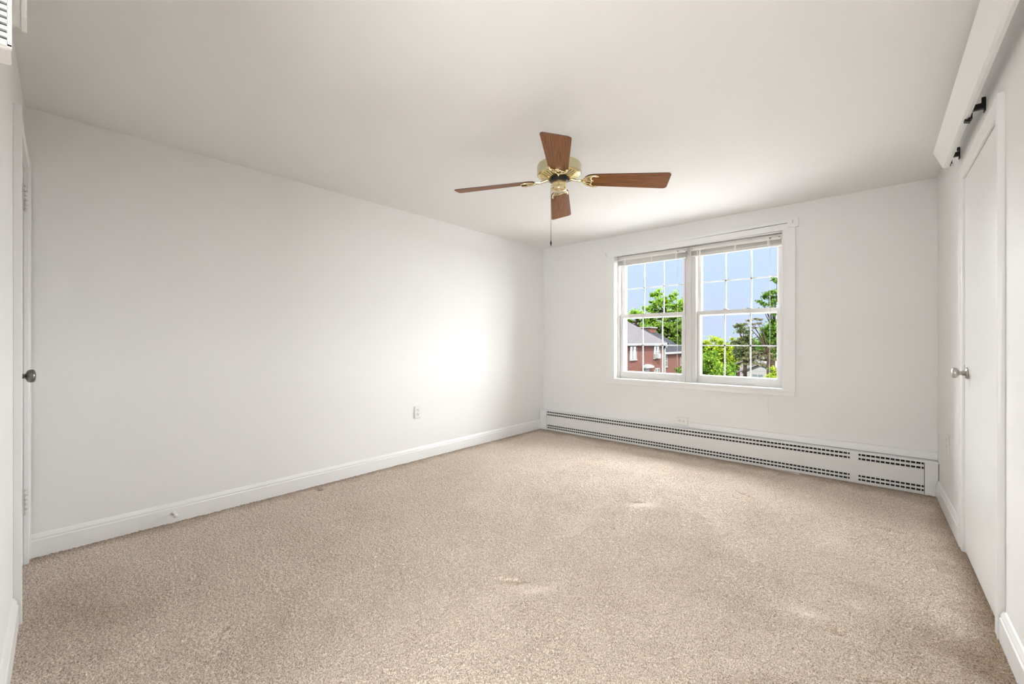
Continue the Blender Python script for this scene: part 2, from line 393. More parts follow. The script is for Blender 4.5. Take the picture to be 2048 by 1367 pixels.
struct('baseboard_front', mb, M['trim'], label='white baseboard on the wall at the left photo border', cat='baseboard')

# ------------------------------------------------------------ door trims
def casing(name, poly_fn, label):
    pass
# left door (edge-on in the front wall)
ld = empty('door_1', (LD0, fwy(LD0), 0), kind='structure', label='white flush door edge-on beside the left wall, dark knob', cat='door')
def L(x, dy, z): return (x - LD0, fwy(x) + dy - fwy(LD0), z)
def lbox(mb, xa, xb, da, db, za, zb): mb.prism([L(xa, da, za), L(xb, da, za), L(xb, db, za), L(xa, db, za)], (0, 0, zb - za)); return mb
lbox(MB(), LD0 + .003, LD1 - .003, -.038, -.002, .012, DZ - .004).build('door_leaf', M['door'], ld, .001)
mb = MB(); lbox(mb, LD0 - .070, LD0, .0, .020, 0, 2.15); lbox(mb, LD1, LD1 + .070, .0, .020, 0, 2.15); lbox(mb, LD0 - .07, LD1 + .07, .0, .0195, DZ, 2.15)
lbox(mb, LD0 - .075, LD0 - .064, .0, .025, 0, 2.155); lbox(mb, LD1 + .060, LD1 + .0715, .0, .0245, 0, 2.155)
mb.build('door_casing', M['trim'], ld, .002)
for zc in (1.925, .33):
    m1 = MB(); cx, cy = LD0 + .004, .007
    for k in range(5):
        z0 = zc - .06 + k * .0245; m1.lathe([(.0075, z0), (.0075, z0 + .0225)], (cx - LD0, fwy(cx) - fwy(LD0) + cy, 0), n=16)
    m1.lathe([(.003, zc - .068), (.006, zc - .063), (.003, zc - .060)], (cx - LD0, fwy(cx) - fwy(LD0) + cy, 0), n=12)
    m1.lathe([(.003, zc + .062), (.006, zc + .066), (.003, zc + .070)], (cx - LD0, fwy(cx) - fwy(LD0) + cy, 0), n=12)
    lbox(m1, LD0 - .002, LD0 + .030, -.001, .0015, zc - .06, zc + .06)
    m1.build('hinge', M['hinge'], ld)
def knob(parent, o, axis, sgn, m, name='door_knob'):
    prof = [(0.001, 0), (.031, 0), (.031, .003), (.026, .007), (.0125, .009), (.0125, .020), (.0105, .021), (.0105, .030), (.014, .032), (.024, .036), (.0285, .044), (.0285, .052), (.025, .058), (.016, .061), (0.001, .062)]
    mb = MB().lathe([(r, sgn * h) for r, h in prof], o, axis, 32)
    k = mb.build(name, m, parent); k['label'] = 'round metal door knob'; return k
kx = -2.795; kb = L(kx, -.002, 1.023); knob(ld, kb, 'Y', 1, M['nickel'])

# right door (closet)
rd = empty('door_2', (rwx(DY0), DY0, 0), kind='structure', label='white flush closet door with satin knob on the right wall', cat='door')
ox, oy = rwx(DY0), DY0
def R(y, out, z): return (rwx(y) - out - ox, y - oy, z)
def rbox(mb, ya, yb, oa, ob, za, zb): mb.prism([R(ya, oa, za), R(yb, oa, za), R(yb, ob, za), R(ya, ob, za)], (0, 0, zb - za)); return mb
rbox(MB(), DY0 + .003, DY1 - .003, -.034, .002, .014, DZ - .004).build('door_leaf', M['door'], rd, .001)
mb = MB(); rbox(mb, DY0 - .058, DY0, 0, .018, 0, 2.15); rbox(mb, DY1, DY1 + .075, 0, .014, 0, 2.15); rbox(mb, DY0 - .058, DY1 + .075, 0, .0145, DZ, 2.15)
rbox(mb, DY1 + .066, DY1 + .077, 0, .018, 0, 2.154); rbox(mb, DY0 - .058, DY1 + .077, 0, .0195, 2.138, 2.153)
rbox(mb, DY0 - .058, DY0 - .048, 0, .0205, 0, 2.153)
mb.build('door_casing', M['trim'], rd, .002)
mb = MB(); rbox(mb, DY0 - .002, DY0 + .003, -.1, .001, 0, DZ); rbox(mb, DY1 - .003, DY1 + .002, -.1, .001, 0, DZ); rbox(mb, DY0, DY1, -.1, -.04, DZ - .012, DZ); mb.build('door_jamb', M['trim'], rd)
for zc in (1.925, .30):
    m1 = MB(); h = R(DY0 + .012, .008, 0)
    for k in range(5):
        z0 = zc - .058 + k * .0238; m1.lathe([(.008, z0), (.008, z0 + .0215)], (h[0], h[1], 0), n=16)
    for s_ in (-1, 1): m1.lathe([(.003, zc + s_ * .060), (.007, zc + s_ * .065), (.003, zc + s_ * .071)], (h[0], h[1], 0), n=12)
    rbox(m1, DY0 + .002, DY0 + .034, .001, .004, zc - .055, zc + .06)
    m1.build('hinge', M['hinge'], rd)
kr = R(3.325, .003, 1.003); knob(rd, kr, 'X', -1, M['satin'])
mb = MB(); lb = R(DY1 - .012, 0, 0); mb.box((lb[0] - .004, lb[1] - .010, 1.03), (lb[0] + .002, lb[1] + .012, 1.045)); mb.build('latch', M['satin'], rd)

# ------------------------------------------------------------ window trim
mb = MB(); yf = YB - .020
mb.box((-2.490, yf, .735), (WX0, YB, 2.195)).box((WX1, yf, .735), (-.580, YB, 2.205))
mb.prism([(-2.490, yf, 2.195), (-.580, yf, 2.206), (-.580, yf, 2.262), (-2.490, yf, 2.250)], (0, YB - yf, 0))
mb.prism([(-2.500, yf - .006, 2.240), (-.560, yf - .006, 2.272), (-.560, yf - .006, 2.300), (-2.500, yf - .006, 2.264)], (0, YB - yf + .006, 0))
mb.box((-.640, yf - .012, 2.222), (-.556, YB, 2.305)).box((-2.505, yf - .008, 2.215), (-2.475, YB, 2.268))
mb.box((WX0 - .004, yf - .004, .75), (WX0 + .004, YB, 2.192)).box((WX1 - .004, yf - .004, .75), (WX1 + .004, YB, 2.200)).box((WX0, yf - .0045, 2.192), (WX1, YB, 2.2))
struct('trim_1', mb, M['trim'], 0, label='white casing boards around the double window', cat='window casing')
mb = MB().box((-2.488, yf - .012, .715), (-.578, YB + .11, .737)); mb.box((-2.480, yf - .002, .672), (-.584, YB, .715)); mb.box((-2.483, yf - .007, .708), (-.582, YB, .716))
struct('trim_2', mb, M['trim'], .002, label='white window sill board and apron under the double window', cat='window sill')

# ------------------------------------------------------------ window units
FY = 4.690
def win_unit(name, x0, x1, gx0, gx1, mx, label, locks):
    """x0..x1 outer frame, gx0..gx1 glass, mx muntin positions"""
    w = empty(name, (x0, FY, WZ0), kind='structure', label=label, cat='window')
    def B(mb, a, b): return mb.box((a[0] - x0, a[1] - FY, a[2] - WZ0), (b[0] - x0, b[1] - FY, b[2] - WZ0))
    fr = MB()
    zt = 2.200
    B(fr, (x0, FY - .03, .737), (x0 + .018, FY + .13, zt)); B(fr, (x1 - .018, FY - .03, .737), (x1, FY + .13, zt))
    B(fr, (x0, FY - .03, zt - .03), (x1, FY + .13, zt)); B(fr, (x0, FY + .0, .737), (x1, FY + .16, .757))
    B(fr, (x0, FY + .09, .737), (gx0 - .022, FY + .15, zt)); B(fr, (gx1 - .0, FY + .09, .737), (x1, FY + .15, zt))
    B(fr, (x0 + .018, FY + .036, 1.5), (x0 + .03, FY + .044, zt)); B(fr, (x1 - .03, FY + .036, 1.5), (x1 - .018, FY + .044, zt))
    fr.build('window_frame', M['vinyl'], w, .0015)
    def sash(nm, ya, yb, zb, zt_, rb, rt, mz):
        s_ = MB(); a, b = x0 + .019, x1 - .019
        B(s_, (a, ya, zb), (gx0, yb, zt_)); B(s_, (gx1, ya, zb), (b, yb, zt_)); B(s_, (gx0, ya, zb), (gx1, yb, rb)); B(s_, (gx0, ya, rt), (gx1, yb, zt_))
        B(s_, (gx0, yb - .004, rb), (gx0 + .007, yb, rt)); B(s_, (gx1 - .007, yb - .004, rb), (gx1, yb, rt)); B(s_, (gx0, yb - .004, rb), (gx1, yb, rb + .007))
        so = s_.build(nm, M['vinyl'], w, .0015)
        g = MB(); ym = (ya + yb) / 2; B(g, (gx0, ym - .002, rb), (gx1, ym + .002, rt)); g.build('pane', M['glass'], so)
        m_ = MB()
        for q in mx: B(m_, (q - .0065, ym + .004, rb), (q + .0065, ym + .008, rt))
        B(m_, (gx0, ym + .004, mz - .0065), (gx1, ym + .008, mz + .0065))
        m_.build('muntins', M['muntin'], so)
        return so
    lo = sash('lower_sash', FY, FY + .034, .757, 1.503, .815, 1.462, 1.135)
    sash('upper_sash', FY + .045, FY + .079, 1.455, 2.185, 1.50, 2.14, 1.815)
    for q in locks:
        k = MB(); B(k, (q - .03, FY + .004, 1.503), (q + .03, FY + .026, 1.509)); B(k, (q - .018, FY - .004, 1.509), (q + .022, FY + .014, 1.516)); k.build('sash_lock', M['vinyl'], lo, .001)
    k = MB()
    B(k, (x1 - .055, FY - .004, 1.49), (x1 - .03, FY + .0, 1.50)); k.build('tilt_latch', M['vinyl'], lo)
win_unit('window_1', WX0 + .001, -1.590, -2.333, -1.640, (-2.095, -1.862), 'left half of the double window, brick house behind it', ())
win_unit('window_2', -1.496, WX1 - .001, -1.448, -.742, (-1.209, -.972), 'right half of the double window, sky and trees behind it', (-1.20, -.985))
mb = MB().box((-1.5895, FY - .022, .737), (-1.4965, FY + .17, 2.2)).box((-1.558, FY - .030, .737), (-1.528, FY - .02, 2.2)); struct('trim_3', mb, M['vinyl'], .0015, label='white post between the two window halves', cat='window post')

# ------------------------------------------------------------ blinds
def blind(x0, x1, label, wx, cx, cord_end, coil):
    b = empty('venetian_blind', ((x0 + x1) / 2, 4.635, 2.190), label=label, cat='blind', group='raised blinds at the top of the window')
    X, Y, Z = b.location
    def B(mb, a, c): return mb.box((a[0] - X, a[1] - Y, a[2] - Z), (c[0] - X, c[1] - Y, c[2] - Z))
    h = MB(); B(h, (x0, 4.622, 2.150), (x1, 4.650, 2.155)); B(h, (x0, 4.620, 2.150), (x1, 4.623, 2.186)); B(h, (x0, 4.649, 2.150), (x1, 4.652, 2.186)); h.build('headrail', M['slat'], b)
    v = MB(); B(v, (x0 + .01, 4.615, 2.140), (x1 - .01, 4.619, 2.164)); v.build('valance', M['plastic'], b, .001)
    s_ = MB()
    for k in range(11):
        z = 2.096 + k * .0044; dx = random.uniform(-.003, .003); sag = random.uniform(-.001, .001)
        B(s_, (x0 + .006 + dx, 4.622, z + sag), (x1 - .006 + dx, 4.648, z + .0014 + sag))
    s_.build('slats', M['slat'], b)
    r = MB(); B(r, (x0 + .005, 4.622, 2.080), (x1 - .005, 4.648, 2.093)); r.build('bottom_rail', M['slat'], b, .002)
    for q in (x0 + .09, (x0 + x1) / 2 + .01, x1 - .12):
        t = MB(); t.prism([(q - X, 4.618 - Y, 2.150 - Z), (q + .016 - X, 4.618 - Y, 2.150 - Z), (q + .013 - X, 4.620 - Y, 2.078 - Z), (q - .004 - X, 4.620 - Y, 2.078 - Z)], (0, .0015, 0)); t.build('ladder_tape', M['cord'], b)
    for q in (x0 + .02, cx, x1 - .02):
        c = MB(); B(c, (q - .008, 4.614, 2.160), (q + .008, 4.617, 2.166)); c.build('mounting_clip', M['black'] if q == cx else M['nickel'], b)
    wd = MB().tube([(wx - X, 4.612 - Y, 2.150 - Z), (wx + .002 - X, 4.611 - Y, 1.9 - Z), (wx + .001 - X, 4.612 - Y, 1.50 - Z)], .0030, 8); wd.build('tilt_wand', M['plastic'], b)
    for d_ in (-.0035, .0035):
        pts = [(cx + d_ - X, 4.612 - Y, 2.160 - Z), (cx + d_ * .8 - X, 4.608 - Y, 1.6 - Z), (cx + d_ * .4 - X, 4.600 - Y, 1.0 - Z)]
        if coil:
            pts += [(cx + .006 - X, 4.600 - Y, .80 - Z)]
            pts += [(cx + .012 + .018 * math.cos(a) - X, 4.592 + .012 * math.sin(a) - Y, .7405 + .0006 * i - Z) for i, a in enumerate([j * .6 + d_ * 100 for j in range(18)])]
            pts += [(cx - .06 - X, 4.585 - Y, .741 - Z), (coil - X, 4.580 - Y, .742 - Z)]
        else:
            pts += [(cx - .003 - X, 4.570 - Y, .76 - Z), (cx - .004 + d_ - X, 4.548 - Y, .735 - Z), (cord_end[0] + d_ * .6 - X, 4.546 - Y, cord_end[1] + .02 - Z)]
        MB().tube(pts, .0011, 6).build('lift_cord', M['cord'], b)
    if coil:
        MB().lathe([(.001, -.018), (.006, -.016), (.004, .0), (.007, .012), (.001, .016)], (coil - X, 4.580 - Y, .7445 - Z), 'X', 12).build('cord_tassel', M['plastic'], b)
    else:
        MB().lathe([(.0015, .022), (.003, .018), (.006, -.006), (.0055, -.012), (.001, -.013)], (cord_end[0] - X, 4.546 - Y, cord_end[1] - Z), 'Z', 12).build('cord_tassel', M['plastic'], b)
    return b
blind(-2.376, -1.562, 'raised white blind bundle above the left window half', -2.302, -1.655, None, -1.775)
blind(-1.524, -.690, 'raised white blind bundle above the right window half, long cord hanging', -1.452, -.786, (-.790, .500), None)
# little curtain rod hooks on the casing corners
def hook(x, z, label):
    h = MB().box((x - .006, yf - .017, z - .016), (x + .006, yf - .012, z + .016)).tube([(x, yf - .015, z - .012), (x, yf - .032, z - .014), (x, yf - .036, z - .002)], .0025, 8)
    h.lathe([(.001, -.003), (.004, -.003), (.004, 0), (.001, 0)], (x, yf - .016, z + .008), 'Y', 10)
    o = h.build('curtain_rod_hook', M['hinge']); tag(o, label, 'hook', 'curtain rod hooks on the window casing')
hook(-.598, 2.272, 'tiny metal curtain rod hook on the top right casing corner')
hook(-2.490, 2.240, 'tiny metal curtain rod hook on the top left casing corner')

# ------------------------------------------------------------ baseboard heater
ht = empty('baseboard_heater', (-1.56, 4.54, 0), label='long low cream heater cover with slotted grilles under the window', cat='heater')
HX, HYc = -1.56, 4.54
def HB(mb, a, c): return mb.box((a[0] - HX, a[1] - HYc, a[2]), (c[0] - HX, c[1] - HYc, c[2]))
hx0, hx1, hf = -3.347, .254, 4.500
rows = [(.231, .2465), (.197, .2125), (.0555, .0705), (.0255, .0405)]
pn = MB(); edges = [.002] + [z for r_ in sorted(rows) for z in r_] + [.252]
for a, c in zip(edges[0::2], edges[1::2]): HB(pn, (hx0, hf, a), (hx1, hf + .003, c))
x = hx0 + .012
while x < hx1 - .01:
    if not (-.190 < x < -.132):
        for a, c in rows: HB(pn, (x, hf + .0008, a), (x + .0058, hf + .003, c))
    x += .0295
pn.build('front_panel', M['heater'], ht)
lips = MB()
for a, c in rows: lips.prism([(hx0 - HX, hf - .0025 - HYc, a - .003), (hx0 - HX, hf - HYc, a), (hx0 - HX, hf - HYc, a - .006)], (hx1 - hx0, 0, 0))
lips.build('slot_lips', M['heater'], ht)
HB(MB(), (hx0 + .002, hf + .012, .014), (hx1 - .002, hf + .016, .250)).build('fin_core', M['dark'], ht)
e = MB(); HB(e, (XL + .004, hf - .004, 0), (hx0 - .001, YB, .250)); e.build('end_filler', M['trim'], ht, .001)
e = MB(); HB(e, (hx1 + .003, hf - .002, 0), (.331, YB, .250)); e.build('end_filler', M['trim'], ht, .001)
HB(MB(), (hx1, hf - .001, .01), (hx1 + .003, hf + .01, .232)).build('end_gap', M['dark'], ht)
HB(MB(), (XL + .001, hf - .014, .250), (.333, YB, .258)).build('top_ledge', M['trim'], ht, .002)
sp = MB(); HB(sp, (-.190, hf - .0025, .004), (-.134, hf + .004, .250)); HB(sp, (-.191, hf - .0028, .004), (-.1895, hf, .07)); sp.build('splice_plate', M['heater'], ht)
for q, z in ((-.148, .165), (-.180, .085), (-.146, .083), (.05, .190)): MB().lathe([(.001, -.002), (.003, -.0015), (.0035, .002)], (q - HX, hf - .003 - HYc, z), 'Y', 10).build('screw', M['plastic'], ht)
HB(MB(), (hx0, hf + .02, 0), (hx1, YB, .02)).build('bottom_pan', M['dark'], ht)
# something long and pale lying along the foot of the heater
o = MB().tube([(-.95, 4.488, .010), (-.75, 4.470, .008), (-.60, 4.448, .008), (-.535, 4.432, .011)], [.0018, .0018, .0018, .0055], 8).build('loose_cable_end', M['cord'])
tag(o, 'thin pale cable lying on the carpet below the heater', 'cable')

# cable raceway and outlets
o = MB().box((-1.524, YB - .016, .262), (.333, YB, .322)); o.box((-1.524, YB - .018, .314), (.333, YB, .3205)); o = o.build('cable_raceway', M['trim'], None, .003)
tag(o, 'low white raceway strip running right from the outlet box above the heater', 'raceway')
def outlet(loc, rot, label, horizontal=False, depth=.010):
    w = empty('wall_outlet', loc, label=label, cat='outlet')
    w.rotation_euler = rot
    # local: X across, Z up, -Y out of the wall
    def P(x, z): return (z, x) if horizontal else (x, z)
    def bx(mb, x0, x1, y0, y1, z0, z1):
        (a, b), (c, d_) = P(x0, z0), P(x1, z1); return mb.box((a, y0, b), (c, y1, d_))
    bx(MB(), -.036, .036, -depth, -.0004, -.059, .059).build('cover_plate', M['plastic'], w, .0025)
    for zc in (-.0205, .0205):
        r_ = MB(); rr = []
        pts = [(.0165 * math.cos(a), .0165 * math.sin(a)) for a in [2 * PI * k / 24 for k in range(24)]]
        poly = []
        for px_, pz_ in pts:
            a, b = P(px_, max(-.013, min(.013, pz_)) + zc); poly.append((a, -depth - .003, b))
        r_.prism(poly, (0, .004, 0)); ro = r_.build('receptacle', M['plastic'], w)
        h = MB(); y = -depth - .0034
        bx(h, -.0085, -.0050, y, y + .001, zc + .000, zc + .010); bx(h, .0050, .0085, y, y + .001, zc + .001, zc + .009); bx(h, -.003, .003, y, y + .001, zc - .010, zc - .004)
        h.build('slots', M['hole'], ro)
    MB().lathe([(.001, -.0012), (.003, -.0006), (.003, .001)], (0, -depth, 0), 'Y', 10).build('screw', M['hinge'], w)
    return w
outlet((XL, 2.503, .474), (0, 0, -PI / 2 + PI), 'white outlet plate low on the long left wall', depth=.012)
outlet((-1.592, YB, .328), (0, 0, 0), 'white outlet lying sideways just above the heater', True, .032)
outlet((rwx(4.03), 4.03, .493), (0, 0, -PI / 2), 'white outlet plate on the right wall between heater and closet door', depth=.006)

# door stop on the left baseboard
ds = empty('door_stop', (XL + .016, .585, .062), label='white rod door stop on the left baseboard', cat='door stop')
MB().lathe([(.001, 0), (.013, 0), (.012, .004), (.006, .008), (.0055, .050), (.009, .053), (.011, .060)], (0, 0, 0), 'X', 20).build('rod', M['plastic'], ds)
MB().lathe([(.011, .060), (.0115, .068), (.009, .074), (.001, .076)], (0, 0, 0), 'X', 20).build('rubber_tip', M['cord'], ds)

# ------------------------------------------------------------ tilted board over the closet door
vb = empty('wall_valance', (.30, 3.6, 2.2), label='long white tilted valance board on black brackets high on the right wall', cat='valance')
vx, vy, vz = vb.location
A = [(.242, 2.318), (.284, 2.2155), (.296, 2.2125), (.310, 2.216), (.268, 2.330), (.252, 2.332)]
ya, yb_ = 3.6, .9; dxs = .0066 * (ya - yb_)
n = len(A)
b1 = [(q - vx, ya - vy, z - vz) for q, z in A]; b2 = [(q + dxs - vx, yb_ - vy, z - vz) for q, z in A]
MB().add(b1 + b2, [tuple(range(n)), tuple(range(2 * n - 1, n - 1, -1))] + [(i, (i + 1) % n, n + (i + 1) % n, n + i) for i in range(n)]).build('board', M['trim'], vb, .001)
for yc in (3.60, 2.875, 1.85):
    wx_ = rwx(yc)
    k = MB(); y1 = yc - vy
    zz = -.030 if yc > 3 else -.056
    k.box((wx_ - .005 - vx, y1 - .016, 2.285 - vz + zz), (wx_ - vx, y1 + .016, 2.345 - vz + zz))
    k.box((wx_ - .012 - vx, y1 - .006, 2.330 - vz + zz), (wx_ - vx, y1 + .006, 2.352 - vz + zz))
    k.box((.318 - vx, y1 - .010, 2.300 - vz + zz), (wx_ - vx, y1 + .010, 2.325 - vz + zz))
    k.box((.308 - vx, y1 - .014, 2.262 - vz + zz), (.322 - vx, y1 + .014, 2.330 - vz + zz))
    k.prism([(.296 - vx, y1 - .014, 2.258 - vz + zz), (.316 - vx, y1 - .014, 2.250 - vz + zz), (.316 - vx, y1 - .014, 2.262 - vz + zz), (.296 - vx, y1 - .014, 2.268 - vz + zz)], (0, .028, 0))
    k.build('bracket', M['black'], vb, .001)
k = MB(); k.prism([(.298 - vx, -.004, .012), (.330 - vx, -.004, .022), (.330 - vx, -.004, .040), (.302 - vx, -.004, .036)], (0, .003, 0)); k.build('end_clip', M['plastic'], vb)

# slotted box high beside the camera on the front wall
sb = empty('slotted_wall_box', (-.79, fwy(-.79), 1.56), label='blurred white box with dark slots cut off at the upper left corner', cat='wall box')
bx_, by_, bz_ = sb.location
def SB(mb, a, c): return mb.box((a[0] - bx_, a[1] - by_, a[2] - bz_), (c[0] - bx_, c[1] - by_, c[2] - bz_))
SB(MB(), (-.80, by_, 1.509), (-.755, -.0205, 1.70)).build('body', M['plastic'], sb, .003)
g = MB(); SB(g, (-.756, by_ + .003, 1.511), (-.750, -.0195, 1.513))
z = 1.513
while z < 1.565: SB(g, (-.755, by_ + .003, z), (-.750, -.0225, z + .0045)); z += .0078
SB(g, (-.755, -.0228, 1.509), (-.750, -.0193, 1.70)); SB(g, (-.755, by_ + .003, 1.565), (-.750, -.0195, 1.70))
g.build('side_grille', M['plastic'], sb)
SB(MB(), (-.7553, by_ + .003, 1.512), (-.7548, -.023, 1.566)).build('grille_shadow_gap', M['hole'], sb)
c_ = MB(); SB(c_, (-.84, -.0135, 1.576), (-.80, -.0088, 1.72)); SB(c_, (-.84, by_, 1.580), (-.802, -.0135, 1.72)); c_.build('cover', M['plastic'], sb, .001)

# ------------------------------------------------------------ ceiling fan
FX, FYy = -1.527, 2.186
fan = empty('ceiling_fan', (FX, FYy, H), label='brass ceiling fan with four walnut blades and a pull chain', cat='ceiling fan')
def z(v): return v - H
MB().lathe([(.001, z(2.4395)), (.066, z(2.4395)), (.066, z(2.425)), (.058, z(2.405)), (.035, z(2.385)), (.018, z(2.378)), (.001, z(2.378))], n=40).build('canopy', M['brass'], fan)
MB().lathe([(.014, z(2.380)), (.014, z(2.30))], n=20).build('downrod', M['brass'], fan)
MB().lathe([(.001, z(2.312)), (.05, z(2.312)), (.060, z(2.302)), (.115, z(2.298)), (.134, z(2.292)), (.1385, z(2.284)), (.1385, z(2.240)), (.1405, z(2.237)), (.1405, z(2.232)), (.134, z(2.228))], n=64).build('motor_housing', M['ivory'], fan)
# vented bottom plate: fins radiating, dark behind
vp = MB().lathe([(.136, z(2.231)), (.128, z(2.2245)), (.120, z(2.2225))], n=64, cap=False)
vp.lathe([(.070, z(2.210)), (.060, z(2.207)), (.045, z(2.207))], n=64, cap=False)
nf = 32
for i in range(nf):
    a = 2 * PI * i / nf; w0, w1 = .0050, .0092
    c, s = math.cos(a), math.sin(a)
    r0, r1 = .068, .122; z0, z1 = z(2.2098), z(2.2228)
    vp.add([(r0 * c + w0 * s, r0 * s - w0 * c, z0), (r0 * c - w0 * s, r0 * s + w0 * c, z0), (r1 * c - w1 * s, r1 * s + w1 * c, z1), (r1 * c + w1 * s, r1 * s - w1 * c, z1),
            (r0 * c + w0 * s, r0 * s - w0 * c, z0 + .003), (r0 * c - w0 * s, r0 * s + w0 * c, z0 + .003), (r1 * c - w1 * s, r1 * s + w1 * c, z1 + .003), (r1 * c + w1 * s, r1 * s - w1 * c, z1 + .003)],
           [(0, 1, 2, 3), (7, 6, 5, 4), (0, 3, 7, 4), (1, 5, 6, 2), (0, 4, 5, 1), (3, 2, 6, 7)])
vp.build('vent_plate', M['brassvent'], fan)
MB().lathe([(.132, z(2.229)), (.06, z(2.216)), (.02, z(2.216))], n=48).build('motor_underside', M['black'], fan)
MB().lathe([(.058, z(2.214)), (.060, z(2.206)), (.060, z(2.190)), (.050, z(2.184)), (.001, z(2.184))], n=40).build('flywheel', M['black'], fan)
MB().lathe([(.044, z(2.190)), (.0455, z(2.186)), (.0455, z(2.160)), (.0465, z(2.150)), (.0475, z(2.147)), (.0475, z(2.132)), (.044, z(2.127)), (.001, z(2.1255))], n=40).build('switch_housing', M['brass'], fan)
MB().lathe([(.001, z(2.1245)), (.004, z(2.1245)), (.004, z(2.127))], n=12).build('screw', M['satin'], fan)
# blades and their scrolled irons; local x runs outward
def blade_mesh():
    xs0, xs1 = .155, .668
    out = []
    def hw(x): return .058 + (.0785 - .058) * (x - xs0) / (xs1 - xs0)
    r = .022
    for k in range(9):                     # outer corners rounded
        a = PI / 2 * k / 8; out.append((xs1 - r + r * math.sin(a), hw(xs1) - r + r * math.cos(a)))
    top = [(.215, hw(.215)), (.19, hw(.19) - .004), (.172, hw(.17) - .014), (.160, hw(.16) - .028), (.155, .014)]
    up = top[::-1] + out
    return up + [(a, -b) for a, b in up[::-1]]
def rib(mb, pts, w, zf=0):
    mb.tube(pts, w, 8)
for k in range(4):
    ang = math.radians(33.4 + 90 * k)
    zb = z(2.156)
    Rm = Matrix.Rotation(ang, 4, 'Z')
    Pm = Rm @ Matrix.Translation((.668, 0, zb)) @ Matrix.Rotation(math.radians(3.6), 4, 'Y') @ Matrix.Rotation(math.radians(-13), 4, 'X') @ Matrix.Translation((-.668, 0, 0))
    poly = blade_mesh()
    bl = MB().prism([(a, b, 0) for a, b in poly], (0, 0, .0055)).build('blade', M['walnut'], fan, .0008)
    bl.matrix_parent_inverse = Matrix(); bl.matrix_local = Pm
    bl.data.materials.append(M['edge'])
    for f in bl.data.polygons:
        if abs(f.normal.z) < .5: f.material_index = 1
    ir = MB(); zz = -.006
    # neck from the flywheel, then a lyre with two curled tips and a centre knot
    neck = [(.050, 0, .006), (.080, 0, .004), (.108, 0, -.004), (.132, 0, zz), (.150, 0, zz)]
    rib(ir, neck, [.010, .0085, .0075, .0075, .007])
    for s in (-1, 1):
        rib(ir, [(.148, 0, zz), (.156, .022 * s, zz), (.172, .040 * s, zz), (.196, .050 * s, zz), (.226, .053 * s, zz), (.244, .050 * s, zz - .001)], [.006, .006, .0058, .0062, .0066, .004])
        rib(ir, [(.150, .004 * s, zz), (.168, .020 * s, zz), (.190, .028 * s, zz), (.206, .042 * s, zz)], [.005, .0048, .0045, .004])
        rib(ir, [(.196, .046 * s, zz), (.192, .030 * s, zz), (.200, .014 * s, zz), (.196, 0, zz)], [.0045, .0045, .005, .006])
        ir.lathe([(.001, -.006), (.006, -.004), (.006, .004)], (.226, .050 * s, zz), n=10)
    ir.lathe([(.001, -.0075), (.007, -.005), (.007, .005)], (.198, 0, zz), n=12)
    ir.box((.12, -.011, zz + .001), (.215, .011, zz + .005))
    io = ir.build('blade_iron', M['brass'], fan); io.matrix_local = Pm
# pull chain
cr = math.radians(41.36 + 180)
cxx, cyy = .050 * math.cos(cr), .050 * math.sin(cr)
ch = MB().tube([(.044 * math.cos(cr), .044 * math.sin(cr), z(2.165)), (cxx, cyy, z(2.163)), (cxx * 1.03, cyy * 1.03, z(2.15)), (cxx * 1.03, cyy * 1.03, z(1.815))], .0013, 6)
zc = 2.15
while zc > 1.82: ch.lathe([(.0004, -.0018), (.0019, 0), (.0004, .0018)], (cxx * 1.03, cyy * 1.03, z(zc)), n=6, cap=False); zc -= .006
co = ch.build('pull_chain', M['chain'], fan)
MB().lathe([(.001, z(1.818)), (.002, z(1.816)), (.0035, z(1.808)), (.0052, z(1.800)), (.0052, z(1.793)), (.0035, z(1.787)), (.0025, z(1.785)), (.0025, z(1.781)), (.001, z(1.780))], (cxx * 1.03, cyy * 1.03, 0), n=16).build('chain_fob', M['black'], co)

# ------------------------------------------------------------ outdoors
GZ = -4.3
mb = MB().box((-90, YB + .4, GZ - .2), (60, 150, GZ)); struct('ground', mb, M['grass'], label='lawn far below the window', cat='ground')
def O(name, mb, m, par, off, bevel=0):
    ob = mb.build(name, m, par, bevel); ob.location = (-off[0], -off[1], -off[2]); return ob
def ext_window(par, X, y0, y1, z0, z1, off, cols=2, ac=False):
    f = MB(); t = .10
    f.box((X, y0, z0), (X + .06, y0 + t, z1)).box((X, y1 - t, z0), (X + .06, y1, z1)).box((X, y0, z1 - t), (X + .06, y1, z1)).box((X, y0 - .05, z0 - .08), (X + .12, y1 + .05, z0 + .04))
    zm = (z0 + z1) / 2; f.box((X, y0, zm - .04), (X + .05, y1, zm + .04))
    for i in range(1, cols): q = y0 + (y1 - y0) * i / cols; f.box((X, q - .09, z0), (X + .055, q + .09, z1))
    for zq in (zm + (z1 - zm) * .5,): f.box((X, y0, zq - .015), (X + .03, y1, zq + .015))
    fo = O('window', f, M['owhite'], par, off)
    g_ = MB().box((X + .005, y0 + .02, z0), (X + .015, y1 - .02, z1)).build('pane', M['oglass'], fo)
    return fo
mb = MB().box((-30, YB + .6, GZ - .1), (25, 26, GZ + .03)); struct('floor_reflector', mb, M['reflector'], label='pale paving added unseen below the window', cat='reflector')  # unseen pale slab added to bounce daylight up onto the ceiling
